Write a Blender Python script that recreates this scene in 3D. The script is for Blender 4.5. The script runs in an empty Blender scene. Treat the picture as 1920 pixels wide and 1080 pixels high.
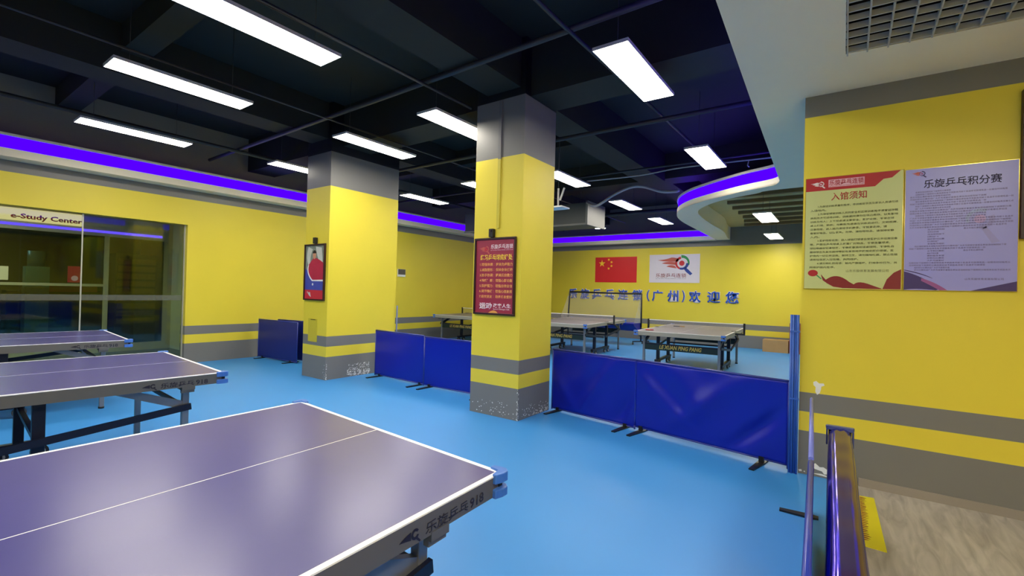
import bpy, bmesh, math, random
from mathutils import Vector, Matrix
from mathutils.geometry import tessellate_polygon

C = bpy.context.scene.collection
SC = bpy.context.scene
PI = math.pi
H = 1.424

# ---------------------------------------------------------------- camera, world, exposure
cam_d = bpy.data.cameras.new('camera')
cam_d.sensor_width = 36.0
cam_d.lens = 874.23 / 1920 * 36
cam_d.clip_start = 0.05
cam = bpy.data.objects.new('camera', cam_d)
C.objects.link(cam)
R_ = Vector((0.812487, 0.582413, 0.025689)); U_ = Vector((-0.016595, -0.02094, 0.999643)); F_ = Vector((-0.582743, 0.812624, 0.007348))
m = Matrix((R_, U_, -F_)).transposed().to_4x4()
m.translation = (0, 0, H)
cam.matrix_world = m
SC.camera = cam

w = bpy.data.worlds.new('world'); SC.world = w; w.use_nodes = True
w.node_tree.nodes['Background'].inputs[0].default_value = (0.05, 0.055, 0.06, 1)
w.node_tree.nodes['Background'].inputs[1].default_value = 0.25

SC.view_settings.view_transform = 'Standard'
SC.view_settings.look = 'None'
SC.view_settings.gamma = 1
SC.view_settings.use_curve_mapping = False
SC.view_settings.exposure = 1.3
PANEL_POWER = 13.0
LED_POWER = 1.15

# ---------------------------------------------------------------- materials
def lin(c):
    return tuple(((v / 255) / 12.92 if v <= 10 else (((v / 255) + 0.055) / 1.055) ** 2.4) for v in c) + (1,)

def mat(name, rgb, rough=0.5, metal=0.0, noise=0.06, nscale=6.0, spec=0.5, bump=0.0, coat=0.0, stretch=None):
    """principled material; the colour is broken up by a little procedural noise"""
    mt = bpy.data.materials.new(name); mt.use_nodes = True
    nt = mt.node_tree; b = nt.nodes['Principled BSDF']
    b.inputs['Roughness'].default_value = rough
    b.inputs['Metallic'].default_value = metal
    b.inputs['Specular IOR Level'].default_value = spec
    if coat:
        b.inputs['Coat Weight'].default_value = coat; b.inputs['Coat Roughness'].default_value = 0.05
    col = lin(rgb)
    tc = nt.nodes.new('ShaderNodeTexCoord')
    mp = nt.nodes.new('ShaderNodeMapping'); nt.links.new(tc.outputs['Object'], mp.inputs[0])
    if stretch: mp.inputs['Scale'].default_value = stretch
    n = nt.nodes.new('ShaderNodeTexNoise'); n.inputs['Scale'].default_value = nscale; n.inputs['Detail'].default_value = 4
    nt.links.new(mp.outputs[0], n.inputs['Vector'])
    mx = nt.nodes.new('ShaderNodeMix'); mx.data_type = 'RGBA'
    mx.inputs[6].default_value = tuple(v * (1 - noise) for v in col[:3]) + (1,)
    mx.inputs[7].default_value = tuple(min(1, v * (1 + noise)) for v in col[:3]) + (1,)
    nt.links.new(n.outputs['Fac'], mx.inputs[0]); nt.links.new(mx.outputs[2], b.inputs['Base Color'])
    if bump:
        bp = nt.nodes.new('ShaderNodeBump'); bp.inputs['Strength'].default_value = bump; bp.inputs['Distance'].default_value = 0.01
        nt.links.new(n.outputs['Fac'], bp.inputs['Height']); nt.links.new(bp.outputs[0], b.inputs['Normal'])
    return mt

def emit(name, rgb, strength, raw=None):
    mt = bpy.data.materials.new(name); mt.use_nodes = True
    nt = mt.node_tree; nt.nodes.remove(nt.nodes['Principled BSDF'])
    e = nt.nodes.new('ShaderNodeEmission'); e.inputs[0].default_value = raw or lin(rgb); e.inputs[1].default_value = strength
    nt.links.new(e.outputs[0], nt.nodes['Material Output'].inputs[0])
    return mt

def banded(name, bands, rough=0.45):
    """paint in level bands: [(z from, rgb), ...] by world height"""
    mt = bpy.data.materials.new(name); mt.use_nodes = True
    nt = mt.node_tree; b = nt.nodes['Principled BSDF']
    b.inputs['Roughness'].default_value = rough
    g = nt.nodes.new('ShaderNodeNewGeometry'); sp = nt.nodes.new('ShaderNodeSeparateXYZ')
    nt.links.new(g.outputs['Position'], sp.inputs[0])
    n = nt.nodes.new('ShaderNodeTexNoise'); n.inputs['Scale'].default_value = 1.3; n.inputs['Detail'].default_value = 5
    nt.links.new(g.outputs['Position'], n.inputs['Vector'])
    dv = nt.nodes.new('ShaderNodeMath'); dv.operation = 'DIVIDE'; dv.inputs[1].default_value = 5.0
    nt.links.new(sp.outputs['Z'], dv.inputs[0])
    cr = nt.nodes.new('ShaderNodeValToRGB'); cr.color_ramp.interpolation = 'CONSTANT'
    el = cr.color_ramp.elements
    el[0].position = 0; el[0].color = lin(bands[0][1])
    el[1].position = bands[1][0] / 5; el[1].color = lin(bands[1][1])
    for z, c in bands[2:]:
        e = el.new(z / 5); e.color = lin(c)
    nt.links.new(dv.outputs[0], cr.inputs[0])
    mx = nt.nodes.new('ShaderNodeMix'); mx.data_type = 'RGBA'; mx.blend_type = 'MULTIPLY'; mx.inputs[0].default_value = 1
    mr = nt.nodes.new('ShaderNodeMapRange'); mr.inputs['To Min'].default_value = 0.93; mr.inputs['To Max'].default_value = 1.05
    nt.links.new(n.outputs['Fac'], mr.inputs[0])
    nt.links.new(cr.outputs[0], mx.inputs[6]); nt.links.new(mr.outputs[0], mx.inputs[7])
    nt.links.new(mx.outputs[2], b.inputs['Base Color'])
    bp = nt.nodes.new('ShaderNodeBump'); bp.inputs['Strength'].default_value = 0.08; bp.inputs['Distance'].default_value = 0.01
    n2 = nt.nodes.new('ShaderNodeTexNoise'); n2.inputs['Scale'].default_value = 25
    nt.links.new(g.outputs['Position'], n2.inputs['Vector'])
    nt.links.new(n2.outputs['Fac'], bp.inputs['Height']); nt.links.new(bp.outputs[0], b.inputs['Normal'])
    return mt

def see_through(name, rgb, alpha, rough=0.05):
    mt = bpy.data.materials.new(name); mt.use_nodes = True
    nt = mt.node_tree; b = nt.nodes['Principled BSDF']
    b.inputs['Base Color'].default_value = lin(rgb); b.inputs['Roughness'].default_value = rough
    b.inputs['Alpha'].default_value = alpha
    return mt

def glass_mat(name, tint=(225, 238, 228), refl=0.14):
    mt = bpy.data.materials.new(name); mt.use_nodes = True
    nt = mt.node_tree; nt.nodes.remove(nt.nodes['Principled BSDF'])
    t = nt.nodes.new('ShaderNodeBsdfTransparent'); t.inputs[0].default_value = lin(tint)
    g = nt.nodes.new('ShaderNodeBsdfGlossy'); g.inputs['Roughness'].default_value = 0.03
    f = nt.nodes.new('ShaderNodeFresnel'); f.inputs[0].default_value = 1.5
    mx = nt.nodes.new('ShaderNodeMixShader')
    nt.links.new(f.outputs[0], mx.inputs[0]); nt.links.new(t.outputs[0], mx.inputs[1]); nt.links.new(g.outputs[0], mx.inputs[2])
    nt.links.new(mx.outputs[0], nt.nodes['Material Output'].inputs[0])
    return mt

YEL = (230, 211, 62); GRY = (122, 121, 119); BLK = (22, 24, 26)
M = {}
M['wall'] = banded('wall_paint', [(0, GRY), (0.335, YEL), (0.50, GRY), (0.645, YEL), (2.91, GRY)])
M['pillar'] = banded('pillar_paint', [(0, GRY), (0.335, YEL), (0.50, GRY), (0.645, YEL), (2.93, GRY), (3.60, BLK)])
M['pillar_b'] = banded('pillar_paint_low', [(0, GRY), (0.335, YEL), (0.50, GRY), (0.645, YEL), (2.95, GRY), (3.49, BLK)])
M['floor'] = mat('blue_sport_floor', (58, 142, 218), 0.42, noise=0.05, nscale=1.2)
M['ceiling'] = mat('black_ceiling', (32, 33, 29), 0.75, noise=0.15)
M['ceiling_brown'] = mat('brown_grey_ceiling', (196, 176, 122), 0.8, noise=0.1)
M['plaster'] = mat('white_plaster', (236, 228, 206), 0.6, noise=0.02)
M['led'] = emit('violet_led', None, LED_POWER, raw=(0.035, 0.0, 1.0, 1))
M['led_up'] = emit('violet_led_up', None, 0.3, raw=(0.10, 0.03, 1.0, 1))
M['led_up2'] = emit('violet_led_up_strong', None, 8.0, raw=(0.10, 0.03, 1.0, 1))
M['panel'] = emit('panel_diffuser', (255, 248, 232), PANEL_POWER)
M['panel_frame'] = mat('panel_frame', (200, 200, 198), 0.4)
M['wire'] = mat('dark_wire', (60, 60, 62), 0.5)
M['pipe'] = mat('dark_pipe', (52, 54, 58), 0.5, metal=0.2)
M['duct'] = mat('duct_grey', (78, 82, 80), 0.5, metal=0.2)
M['hose'] = mat('hose_grey', (170, 168, 172), 0.4)
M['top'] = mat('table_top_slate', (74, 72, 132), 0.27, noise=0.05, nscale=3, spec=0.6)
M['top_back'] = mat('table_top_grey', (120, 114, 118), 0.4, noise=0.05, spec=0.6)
M['line'] = mat('white_line', (245, 245, 245), 0.4, noise=0.01)
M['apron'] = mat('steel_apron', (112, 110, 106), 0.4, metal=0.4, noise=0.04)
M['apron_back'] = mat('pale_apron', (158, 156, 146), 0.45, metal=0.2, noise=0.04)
M['steel'] = mat('grey_steel', (140, 142, 146), 0.35, metal=0.6)
M['navy'] = mat('dark_navy_steel', (22, 26, 46), 0.4, metal=0.2)
M['cap'] = mat('blue_corner_cap', (66, 118, 205), 0.35)
M['black'] = mat('black_plastic', (20, 20, 22), 0.4)
M['ink'] = mat('navy_ink', (28, 24, 44), 0.5)
M['tyre'] = mat('caster_rubber', (60, 62, 64), 0.5)
M['hub'] = mat('caster_hub', (205, 206, 205), 0.35)
M['banner'] = mat('dark_green_board', (22, 46, 44), 0.4)
M['gold'] = mat('gold_letter', (214, 184, 92), 0.4)
M['fabric'] = mat('royal_blue_vinyl', (12, 30, 168), 0.3, noise=0.08, nscale=3, spec=0.4)
M['fabric_dark'] = mat('navy_vinyl', (26, 42, 128), 0.4, noise=0.08, nscale=3, spec=0.4)
M['tube'] = mat('blue_tube', (36, 52, 150), 0.3, spec=0.6)
M['tube_sheen'] = mat('blue_tube_sheen', (112, 122, 206), 0.3, spec=0.6)  # same blue tube, its reflected shine put into the colour
M['pole'] = mat('pole_blue', (52, 96, 190), 0.35)
M['pole_grey'] = mat('pole_slate', (96, 112, 158), 0.4)
M['net'] = see_through('net_mesh', (205, 205, 200), 0.16, 0.7)
M['netdark'] = see_through('table_net', (170, 165, 168), 0.13, 0.7)
M['netblue'] = mat('net_tray_blue', (28, 32, 150), 0.5)
M['carton'] = mat('brown_carton', (176, 140, 92), 0.7, noise=0.1)
M['carton_dark'] = mat('red_brown_carton', (140, 70, 44), 0.7, noise=0.1)
M['tape'] = mat('carton_tape', (206, 186, 120), 0.4)
M['white'] = mat('white_paint', (236, 236, 234), 0.5, noise=0.02)
M['alu'] = mat('pale_aluminium', (196, 196, 184), 0.35, metal=0.3)
M['beige'] = mat('beige_frame', (178, 172, 142), 0.5)
M['glass'] = glass_mat('shop_glass')
M['etched'] = see_through('etched_band', (120, 124, 112), 0.38, 0.6)
M['rail'] = mat('glossy_violet_film', (92, 66, 214), 0.16, metal=1.0, noise=0.2, nscale=2, stretch=(8, 0.6, 8))
M['sheet'] = mat('yellow_sheet', (226, 214, 20), 0.4)
M['redink'] = mat('dark_red_ink', (120, 30, 34), 0.5)
M['red'] = mat('flag_red', (214, 34, 38), 0.5, noise=0.02)
M['star'] = mat('star_yellow', (250, 206, 44), 0.5, noise=0.02)
M['paper'] = mat('paper_lilac_white', (222, 216, 226), 0.45, noise=0.02)
M['cream'] = mat('paper_cream_green', (200, 208, 142), 0.35, noise=0.03)
M['lavender'] = mat('paper_violet_sheen', (152, 152, 228), 0.3, noise=0.05, nscale=3)  # white paper with a violet reflection put into its colour
M['header'] = mat('crimson_print', (178, 22, 38), 0.4)
M['maroon'] = mat('maroon_print', (158, 48, 72), 0.4, noise=0.06)
M['yprint'] = mat('yellow_print', (240, 206, 60), 0.5)
M['oprint'] = mat('orange_yellow_print', (238, 172, 88), 0.5)
M['wprint'] = mat('white_print', (240, 226, 232), 0.5)
M['pprint'] = mat('pale_pink_print', (230, 180, 196), 0.5)
M['frame'] = mat('dark_wood_frame', (50, 20, 24), 0.4)
M['acrylic'] = mat('gold_edge', (218, 196, 92), 0.15, metal=0.5)
M['blue_let'] = mat('letter_blue', (32, 84, 200), 0.4)
M['l_green'] = mat('logo_green', (40, 150, 84), 0.5)
M['l_blue'] = mat('logo_blue', (36, 70, 160), 0.5)
M['l_red'] = mat('logo_red', (206, 44, 56), 0.5)
M['l_flame'] = mat('logo_flame', (198, 96, 84), 0.5)
M['txt'] = mat('body_text_olive', (98, 102, 62), 0.6)
M['txt_p'] = mat('body_text_violet', (86, 76, 132), 0.6)
M['purple'] = mat('deep_purple_print', (54, 34, 110), 0.4)
M['purple2'] = mat('pink_purple_print', (150, 80, 150), 0.4)
M['ghost_g'] = mat('pale_green_print', (152, 164, 220), 0.4)
M['ghost_r'] = mat('pale_pink_lavender_print', (178, 152, 214), 0.4)
M['ghost_b'] = mat('pale_blue_print', (150, 146, 214), 0.4)
M['p_grey'] = mat('print_grey_green', (126, 138, 126), 0.4, noise=0.5, nscale=14)
M['p_pale'] = mat('print_pale', (204, 206, 196), 0.4, noise=0.2, nscale=9)
M['p_red'] = mat('print_rose_red', (186, 36, 70), 0.4, noise=0.2, nscale=9)
M['p_blue'] = mat('print_blue', (64, 76, 170), 0.4, noise=0.2, nscale=9)
M['skin'] = mat('print_skin', (196, 140, 110), 0.5)
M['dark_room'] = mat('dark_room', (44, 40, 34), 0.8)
M['sage'] = mat('sage_wall', (206, 214, 184), 0.6)
M['book'] = mat('shelf_goods', (140, 100, 44), 0.6, noise=0.6, nscale=30)

# wood floor: long grey-brown streaks
def wood_floor():
    mt = bpy.data.materials.new('grey_wood_floor'); mt.use_nodes = True
    nt = mt.node_tree; b = nt.nodes['Principled BSDF']; b.inputs['Roughness'].default_value = 0.45
    tc = nt.nodes.new('ShaderNodeTexCoord'); mp = nt.nodes.new('ShaderNodeMapping')
    mp.inputs['Scale'].default_value = (7, 1.1, 1); mp.inputs['Rotation'].default_value = (0, 0, 0.06)
    nt.links.new(tc.outputs['Object'], mp.inputs[0])
    n = nt.nodes.new('ShaderNodeTexNoise'); n.inputs['Scale'].default_value = 2.6; n.inputs['Detail'].default_value = 8; n.inputs['Distortion'].default_value = 0.8
    nt.links.new(mp.outputs[0], n.inputs['Vector'])
    cr = nt.nodes.new('ShaderNodeValToRGB'); e = cr.color_ramp.elements
    e[0].position = 0.32; e[0].color = lin((150, 143, 136)); e[1].position = 0.68; e[1].color = lin((186, 180, 172))
    nt.links.new(n.outputs['Fac'], cr.inputs[0]); nt.links.new(cr.outputs[0], b.inputs['Base Color'])
    return mt
M['wood'] = wood_floor()

# ---------------------------------------------------------------- mesh helpers
class MB:
    def __init__(s): s.bm = bmesh.new()
    def box(s, x0, x1, y0, y1, z0, z1, mtx=None):
        co = [(x, y, z) for z in (z0, z1) for y in (y0, y1) for x in (x0, x1)]
        v = [s.bm.verts.new((mtx @ Vector(c)) if mtx else c) for c in co]
        for f in ((0, 2, 3, 1), (4, 5, 7, 6), (0, 1, 5, 4), (2, 6, 7, 3), (0, 4, 6, 2), (1, 3, 7, 5)):
            s.bm.faces.new([v[i] for i in f])
        return s
    def bar(s, a, b, w, h, up=(0, 0, 1)):
        """rectangular bar from a to b, w wide, h high"""
        a = Vector(a); b = Vector(b); d = b - a; L = d.length; y = d.normalized()
        x = y.cross(Vector(up))
        if x.length < 1e-4: x = y.cross(Vector((1, 0, 0)))
        x.normalize(); z = x.cross(y)
        mt = Matrix((x, y, z)).transposed().to_4x4(); mt.translation = a
        return s.box(-w / 2, w / 2, 0, L, -h / 2, h / 2, mt)
    def tube(s, pts, r, n=10, cap=True):
        pts = [Vector(p) for p in pts]; rings = []
        prev = None
        for i, p in enumerate(pts):
            d = (pts[min(i + 1, len(pts) - 1)] - pts[max(i - 1, 0)]).normalized()
            if prev is None:
                a = d.cross(Vector((0, 0, 1)))
                if a.length < 1e-3: a = Vector((1, 0, 0))
            else:
                a = prev - d * prev.dot(d)
            a.normalize(); prev = a; bb = d.cross(a)
            rr = r[i] if isinstance(r, (list, tuple)) else r
            rings.append([s.bm.verts.new(p + (a * math.cos(2 * PI * k / n) + bb * math.sin(2 * PI * k / n)) * rr) for k in range(n)])
        for i in range(len(rings) - 1):
            for k in range(n):
                f = s.bm.faces.new((rings[i][k], rings[i][(k + 1) % n], rings[i + 1][(k + 1) % n], rings[i + 1][k])); f.smooth = True
        if cap:
            s.bm.faces.new(rings[0][::-1]); s.bm.faces.new(rings[-1])
        return s
    def prism(s, loops, z0, z1, mtx=None):
        """extruded polygon (first loop the outline, the rest holes)"""
        if not isinstance(loops[0][0], (list, tuple)): loops = [loops]
        L3 = [[Vector((p[0], p[1], 0)) for p in l] for l in loops]
        tris = tessellate_polygon(L3)
        flat = [p for l in L3 for p in l]
        def mk(z): return [s.bm.verts.new((mtx @ Vector((p.x, p.y, z))) if mtx else (p.x, p.y, z)) for p in flat]
        a = mk(z0); b = mk(z1)
        for t in tris:
            try:
                s.bm.faces.new([a[i] for i in t]); s.bm.faces.new([b[i] for i in reversed(t)])
            except ValueError: pass
        o = 0
        for l in L3:
            n = len(l)
            for i in range(n):
                j = (i + 1) % n
                try: s.bm.faces.new((a[o + i], a[o + j], b[o + j], b[o + i]))
                except ValueError: pass
            o += n
        return s
    def strip(s, path, prof):
        """profile [(offset along the outward normal, z)] swept along a 2D path; outward = left of travel"""
        n = len(path); rows = []
        for i in range(n):
            p = Vector(path[i][:2])
            d0 = (Vector(path[i][:2]) - Vector(path[i - 1][:2])).normalized() if i else None
            d1 = (Vector(path[i + 1][:2]) - p).normalized() if i < n - 1 else None
            if d0 is None: d0 = d1
            if d1 is None: d1 = d0
            n0 = Vector((-d0.y, d0.x)); n1 = Vector((-d1.y, d1.x)); nn = (n0 + n1).normalized()
            k = 1 / max(0.4, nn.dot(n0)); nn *= k
            rows.append([s.bm.verts.new((p.x + nn.x * o, p.y + nn.y * o, z)) for o, z in prof])
        for i in range(n - 1):
            for j in range(len(prof) - 1):
                s.bm.faces.new((rows[i][j], rows[i + 1][j], rows[i + 1][j + 1], rows[i][j + 1]))
        return s
    def build(s, name, m_, parent=None, mtx=None, bevel=0, lin2=None):
        bm = s.bm
        if lin2:
            for v in bm.verts:
                x, y = v.co.x, v.co.y
                v.co.x = x * lin2[0][0] + y * lin2[1][0]; v.co.y = x * lin2[0][1] + y * lin2[1][1]
        bmesh.ops.recalc_face_normals(bm, faces=bm.faces)
        me = bpy.data.meshes.new(name); bm.to_mesh(me); bm.free()
        me.materials.append(m_)
        o = bpy.data.objects.new(name, me); C.objects.link(o)
        if parent: o.parent = parent
        if mtx is not None: o.matrix_local = mtx
        if bevel:
            b = o.modifiers.new('bevel', 'BEVEL'); b.width = bevel; b.segments = 2; b.limit_method = 'ANGLE'
        return o

def tag(o, label=None, cat=None, group=None, kind=None):
    if label: o['label'] = label
    if cat: o['category'] = cat
    if group: o['group'] = group
    if kind: o['kind'] = kind
    return o
def struct(o): o['kind'] = 'structure'; return o
def thing(name, label, cat, loc=(0, 0, 0), rz=0, group=None, mtx=None):
    o = bpy.data.objects.new(name, None); C.objects.link(o); o.empty_display_size = 0.1
    if mtx is not None: o.matrix_world = mtx
    else: o.location = loc; o.rotation_euler = (0, 0, rz)
    return tag(o, label, cat, group)
def dup(root, loc, rz, label, group=None):
    r = root.copy(); C.objects.link(r); r.location = loc; r.rotation_euler = (0, 0, rz); r['label'] = label
    if group: r['group'] = group
    for ch in list(root.children):
        c = ch.copy(); C.objects.link(c); c.parent = r
        for g in ch.children:
            d = g.copy(); C.objects.link(d); d.parent = c
    return r

def plane_y(x, y, z):      # picture plane on a wall that faces -y: local x right, y up, z out of the wall
    mt = Matrix(((1, 0, 0), (0, 0, -1), (0, 1, 0))).to_4x4(); mt.translation = (x, y, z); return mt
def plane_x(x, y, z):      # on a wall that faces +x
    mt = Matrix(((0, 0, 1), (1, 0, 0), (0, 1, 0))).to_4x4(); mt.translation = (x, y, z); return mt

def text(body, x, y, w_, h_, m_, parent, name='lettering', z=0.001, ex=0.0006, bold=0.0, shear=0.0, mtx=None, keep=False, line=1.0):
    """lettering fitted to the box with lower left corner x, y, width w_, height h_"""
    cu = bpy.data.curves.new('t', 'FONT'); cu.body = body; cu.size = 1; cu.offset = bold; cu.shear = shear
    cu.space_line = line; cu.resolution_u = 2
    o = bpy.data.objects.new('t', cu); C.objects.link(o)
    dg = bpy.context.evaluated_depsgraph_get()
    me = bpy.data.meshes.new_from_object(o.evaluated_get(dg))
    bpy.data.objects.remove(o); bpy.data.curves.remove(cu)
    xs = [v.co.x for v in me.vertices]; ys = [v.co.y for v in me.vertices]
    x0, x1, y0, y1 = min(xs), max(xs), min(ys), max(ys)
    sx = w_ / (x1 - x0); sy = h_ / (y1 - y0)
    if keep: sx = sy = min(sx, sy)
    for v in me.vertices:
        v.co.x = x + (v.co.x - x0) * sx; v.co.y = y + (v.co.y - y0) * sy; v.co.z = z
    bm = bmesh.new(); bm.from_mesh(me)
    r = bmesh.ops.extrude_face_region(bm, geom=bm.faces[:])
    for v in r['geom']:
        if isinstance(v, bmesh.types.BMVert): v.co.z += ex
    bmesh.ops.recalc_face_normals(bm, faces=bm.faces)
    bm.to_mesh(me); bm.free(); me.materials.clear(); me.materials.append(m_)
    me.name = name
    q = bpy.data.objects.new(name, me); C.objects.link(q)
    if parent: q.parent = parent
    if mtx is not None: q.matrix_local = mtx
    return q

def flat(name, polys, m_, parent, z0=0.001, z1=0.0016, mtx=None, lin2=None):
    b = MB()
    for p in polys: b.prism(p, z0, z1)
    return b.build(name, m_, parent, mtx, lin2=lin2)

def arc(cx, cy, r0, r1, a0, a1, n=18, taper=0.0):
    """ring sector, thinning towards its end by taper"""
    o = []; i = []
    for k in range(n + 1):
        t = k / n; a = math.radians(a0 + (a1 - a0) * t); mid = (r0 + r1) / 2; hw = (r1 - r0) / 2 * (1 - taper * t)
        o.append((cx + (mid + hw) * math.cos(a), cy + (mid + hw) * math.sin(a)))
        i.append((cx + (mid - hw) * math.cos(a), cy + (mid - hw) * math.sin(a)))
    return o + i[::-1]
def swoosh(pts_a, pts_b): return pts_a + pts_b[::-1]
def bez(p0, p1, p2, n=10):
    return [((1 - t) ** 2 * p0[0] + 2 * t * (1 - t) * p1[0] + t * t * p2[0], (1 - t) ** 2 * p0[1] + 2 * t * (1 - t) * p1[1] + t * t * p2[1]) for t in [k / n for k in range(n + 1)]]

def logo(parent, x, y, s, z=0.001, cols=('l_flame', 'l_red', 'l_green', 'l_blue'), mtx=None, lin2=None):
    """flaming ball in a bat-shaped ring, s wide"""
    def T(ps): return [(x + px * s, y + py * s) for px, py in ps]
    fl, rd, gr, bl = [M[c] for c in cols]
    flames = [swoosh(bez((0.0, .43), (.22, .43), (.40, .50)), bez((0.0, .43), (.25, .36), (.60, .38))) ,
              swoosh(bez((.40, .50), (.50, .50), (.62, .46)), bez((.40, .50), (.44, .44), (.60, .38))),
              swoosh(bez((.12, .33), (.28, .40), (.52, .36)), bez((.12, .33), (.30, .30), (.54, .28))),
              swoosh(bez((.26, .24), (.36, .30), (.50, .26)), bez((.26, .24), (.40, .20), (.56, .18)))]
    flat('logo_flame', [T(f) for f in flames], fl, parent, z, z + .0006, mtx, lin2)
    cx, cy = .70, .33
    flat('logo_ball', [T(arc(cx, cy, 0.0005, .075, 0, 359, 24)), T(arc(cx, cy, .125, .195, 100, 250, taper=.3))], rd, parent, z, z + .0006, mtx, lin2)
    flat('logo_leaf', [T(arc(cx, cy, .15, .235, 95, -15, taper=.5))], gr, parent, z, z + .0006, mtx, lin2)
    flat('logo_bat', [T(arc(cx, cy, .12, .20, 0, -110, taper=.3)), T([(.80, .22), (.87, .16), (1.0, .03), (.94, -.02), (.82, .08), (.76, .16)])], bl, parent, z, z + .0006, mtx, lin2)

random.seed(4)
# ================================================================ THE SHELL
X_SPLIT = 0.02
# floors
struct(MB().box(-9.5, X_SPLIT, -5, 14.6, -0.1, 0).build('floor', M['floor']))
struct(MB().box(X_SPLIT, 3.2, -5, 4.9, -0.1, 0).build('floor_wood', M['wood']))
struct(MB().box(X_SPLIT, 3.2, 4.9, 14.6, -0.1, 0).build('floor_court', M['floor']))
# ceiling slab with painted-black beams
cb = MB().box(-9.5, 3.2, -5, 14.6, 4.25, 4.4)
struct(cb.build('ceiling', M['ceiling']))
bb = MB().box(-9.5, 3.2, 4.33, 4.85, 3.62, 4.25).box(-9.5, 3.2, 9.3, 9.8, 3.75, 4.25).box(-9.5, 3.2, -1.2, -0.7, 3.7, 4.25)
bb.box(-3.45, -2.98, -5, 4.33, 3.7, 4.25).box(-3.45, -2.98, 4.85, 9.3, 3.7, 4.25).box(-3.45, -2.98, 9.8, 14.6, 3.75, 4.25)
bb.box(-6.95, -6.5, -5, 4.33, 3.7, 4.25).box(-6.95, -6.5, 4.85, 9.3, 3.7, 4.25).box(-6.95, -6.5, 9.8, 14.6, 3.75, 4.25)
bb.box(-9.5, -3.45, 1.6, 1.85, 3.95, 4.25).box(-9.5, -3.45, 7.0, 7.25, 3.95, 4.25)
struct(bb.build('ceiling_beam', M['ceiling']))

# left wall with the shop-front opening (y -5 .. 3.345, z 0 .. 2.455)
struct(MB().box(-9.7, -9.5, 3.345, 14.8, 0, 4.25).box(-9.7, -9.5, -5, 3.345, 2.455, 4.25).build('wall_left', M['wall']))
struct(MB().box(-9.5, 3.2, 14.6, 14.8, 0, 4.25).build('wall_far', M['wall']))
struct(MB().box(-9.7, 3.2, -5.2, -5, 0, 4.25).build('wall_back', M['wall']))
struct(MB().box(3.2, 3.4, -5, 14.8, 0, 4.25).build('wall_side', M['wall']))
wall_r = struct(MB().box(-0.30, 3.2, 4.5, 4.9, 0, 3.08).build('wall_right', M['wall']))
struct(MB().box(0.10, 3.2, 4.485, 4.5, 0, 0.06).build('baseboard_right', mat('baseboard_grey', (150, 142, 134), 0.5)))

# chipped paint
def flakes(spots, name, parent, mk, seed):
    rnd = random.Random(seed); b = MB()
    for (u0, u1, v0, v1, n, smin, smax) in spots:
        for _ in range(n):
            u = rnd.uniform(u0, u1); v = v0 + (v1 - v0) * rnd.random() ** 1.6; s = rnd.uniform(smin, smax)
            k = rnd.randint(5, 7)
            b.prism([(u + math.cos(2 * PI * i / k) * s * rnd.uniform(.4, 1.2), v + math.sin(2 * PI * i / k) * s * rnd.uniform(.4, 1.2)) for i in range(k)], 0.0004, 0.0012)
    return b.build(name, M['white'], parent, mk)
chips = MB()
chips.prism([(-.205, .755), (-.185, .765), (-.165, .748), (-.135, .752), (-.128, .735), (-.15, .725), (-.152, .70), (-.16, .67), (-.178, .655), (-.19, .68), (-.188, .715), (-.203, .73)], 0.0004, 0.0012)
chips.prism([(-.205, .085), (-.18, .105), (-.15, .08), (-.125, .085), (-.10, .07), (-.095, .035), (-.12, .03), (-.135, .05), (-.165, .055), (-.185, .06)], 0.0004, 0.0012)
chips.prism([(-.20, .02), (-.10, .012), (-.09, .02), (-.14, .03)], 0.0004, 0.0012)
chips.prism([(-.295, .03), (-.275, .035), (-.27, .02), (-.29, .015)], 0.0004, 0.0012)
chips.prism([(-.262, .022), (-.25, .028), (-.248, .015)], 0.0004, 0.0012)
chips.build('peeled_paint', M['white'], wall_r, plane_y(0, 4.5, 0))

# pillars
p1 = struct(MB().box(-3.60, -2.912, 4.224, 4.89, 0, 4.25).build('pillar', M['pillar']))
p2 = struct(MB().box(-7.05, -6.41, 4.13, 5.45, 0, 4.25).build('pillar', M['pillar_b']))
flakes([(-3.56, -2.95, .02, .16, 22, .003, .009), (-3.3, -3.1, .05, .2, 22, .003, .009), (-2.925, -2.914, .01, .34, 26, .003, .008)], 'peeled_paint', p1, plane_y(0, 4.224, 0), 1)
flakes([(4.30, 4.86, .015, .14, 70, .003, .010), (4.60, 4.88, .01, .06, 40, .004, .012), (4.226, 4.24, .01, .34, 22, .003, .008)], 'peeled_paint', p1, plane_x(-2.912, 0, 0), 2)
flakes([(-6.5, -6.415, .02, .25, 14, .003, .007)], 'peeled_paint', p2, plane_y(0, 4.13, 0), 3)
flakes([(4.5, 4.95, .03, .20, 150, .003, .012), (4.55, 4.95, .01, .08, 60, .005, .014), (4.132, 4.15, .01, .25, 20, .004, .010)], 'peeled_paint', p2, plane_x(-6.41, 0, 0), 4)
# small fuse door and paint patch on the second pillar, kept as its own relief
door = MB().box(-6.90, -6.66, 4.124, 4.131, 0.56, 0.92)
door.build('cover_plate', mat('cover_plate_yellow', (206, 190, 52), 0.5), p2)
MB().box(-6.83, -6.70, 4.118, 4.124, 0.90, 0.908).build('cover_plate', M['black'], p2)
# surface trunking down the face of the first pillar
MB().box(-3.262, -3.222, 4.208, 4.224, 2.14, 2.93).build('conduit', mat('conduit_yellow', (206, 190, 56), 0.5), p1)
MB().box(-3.262, -3.222, 4.208, 4.224, 2.93, 3.6).build('conduit', mat('conduit_grey', (112, 112, 114), 0.5), p1)

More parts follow.
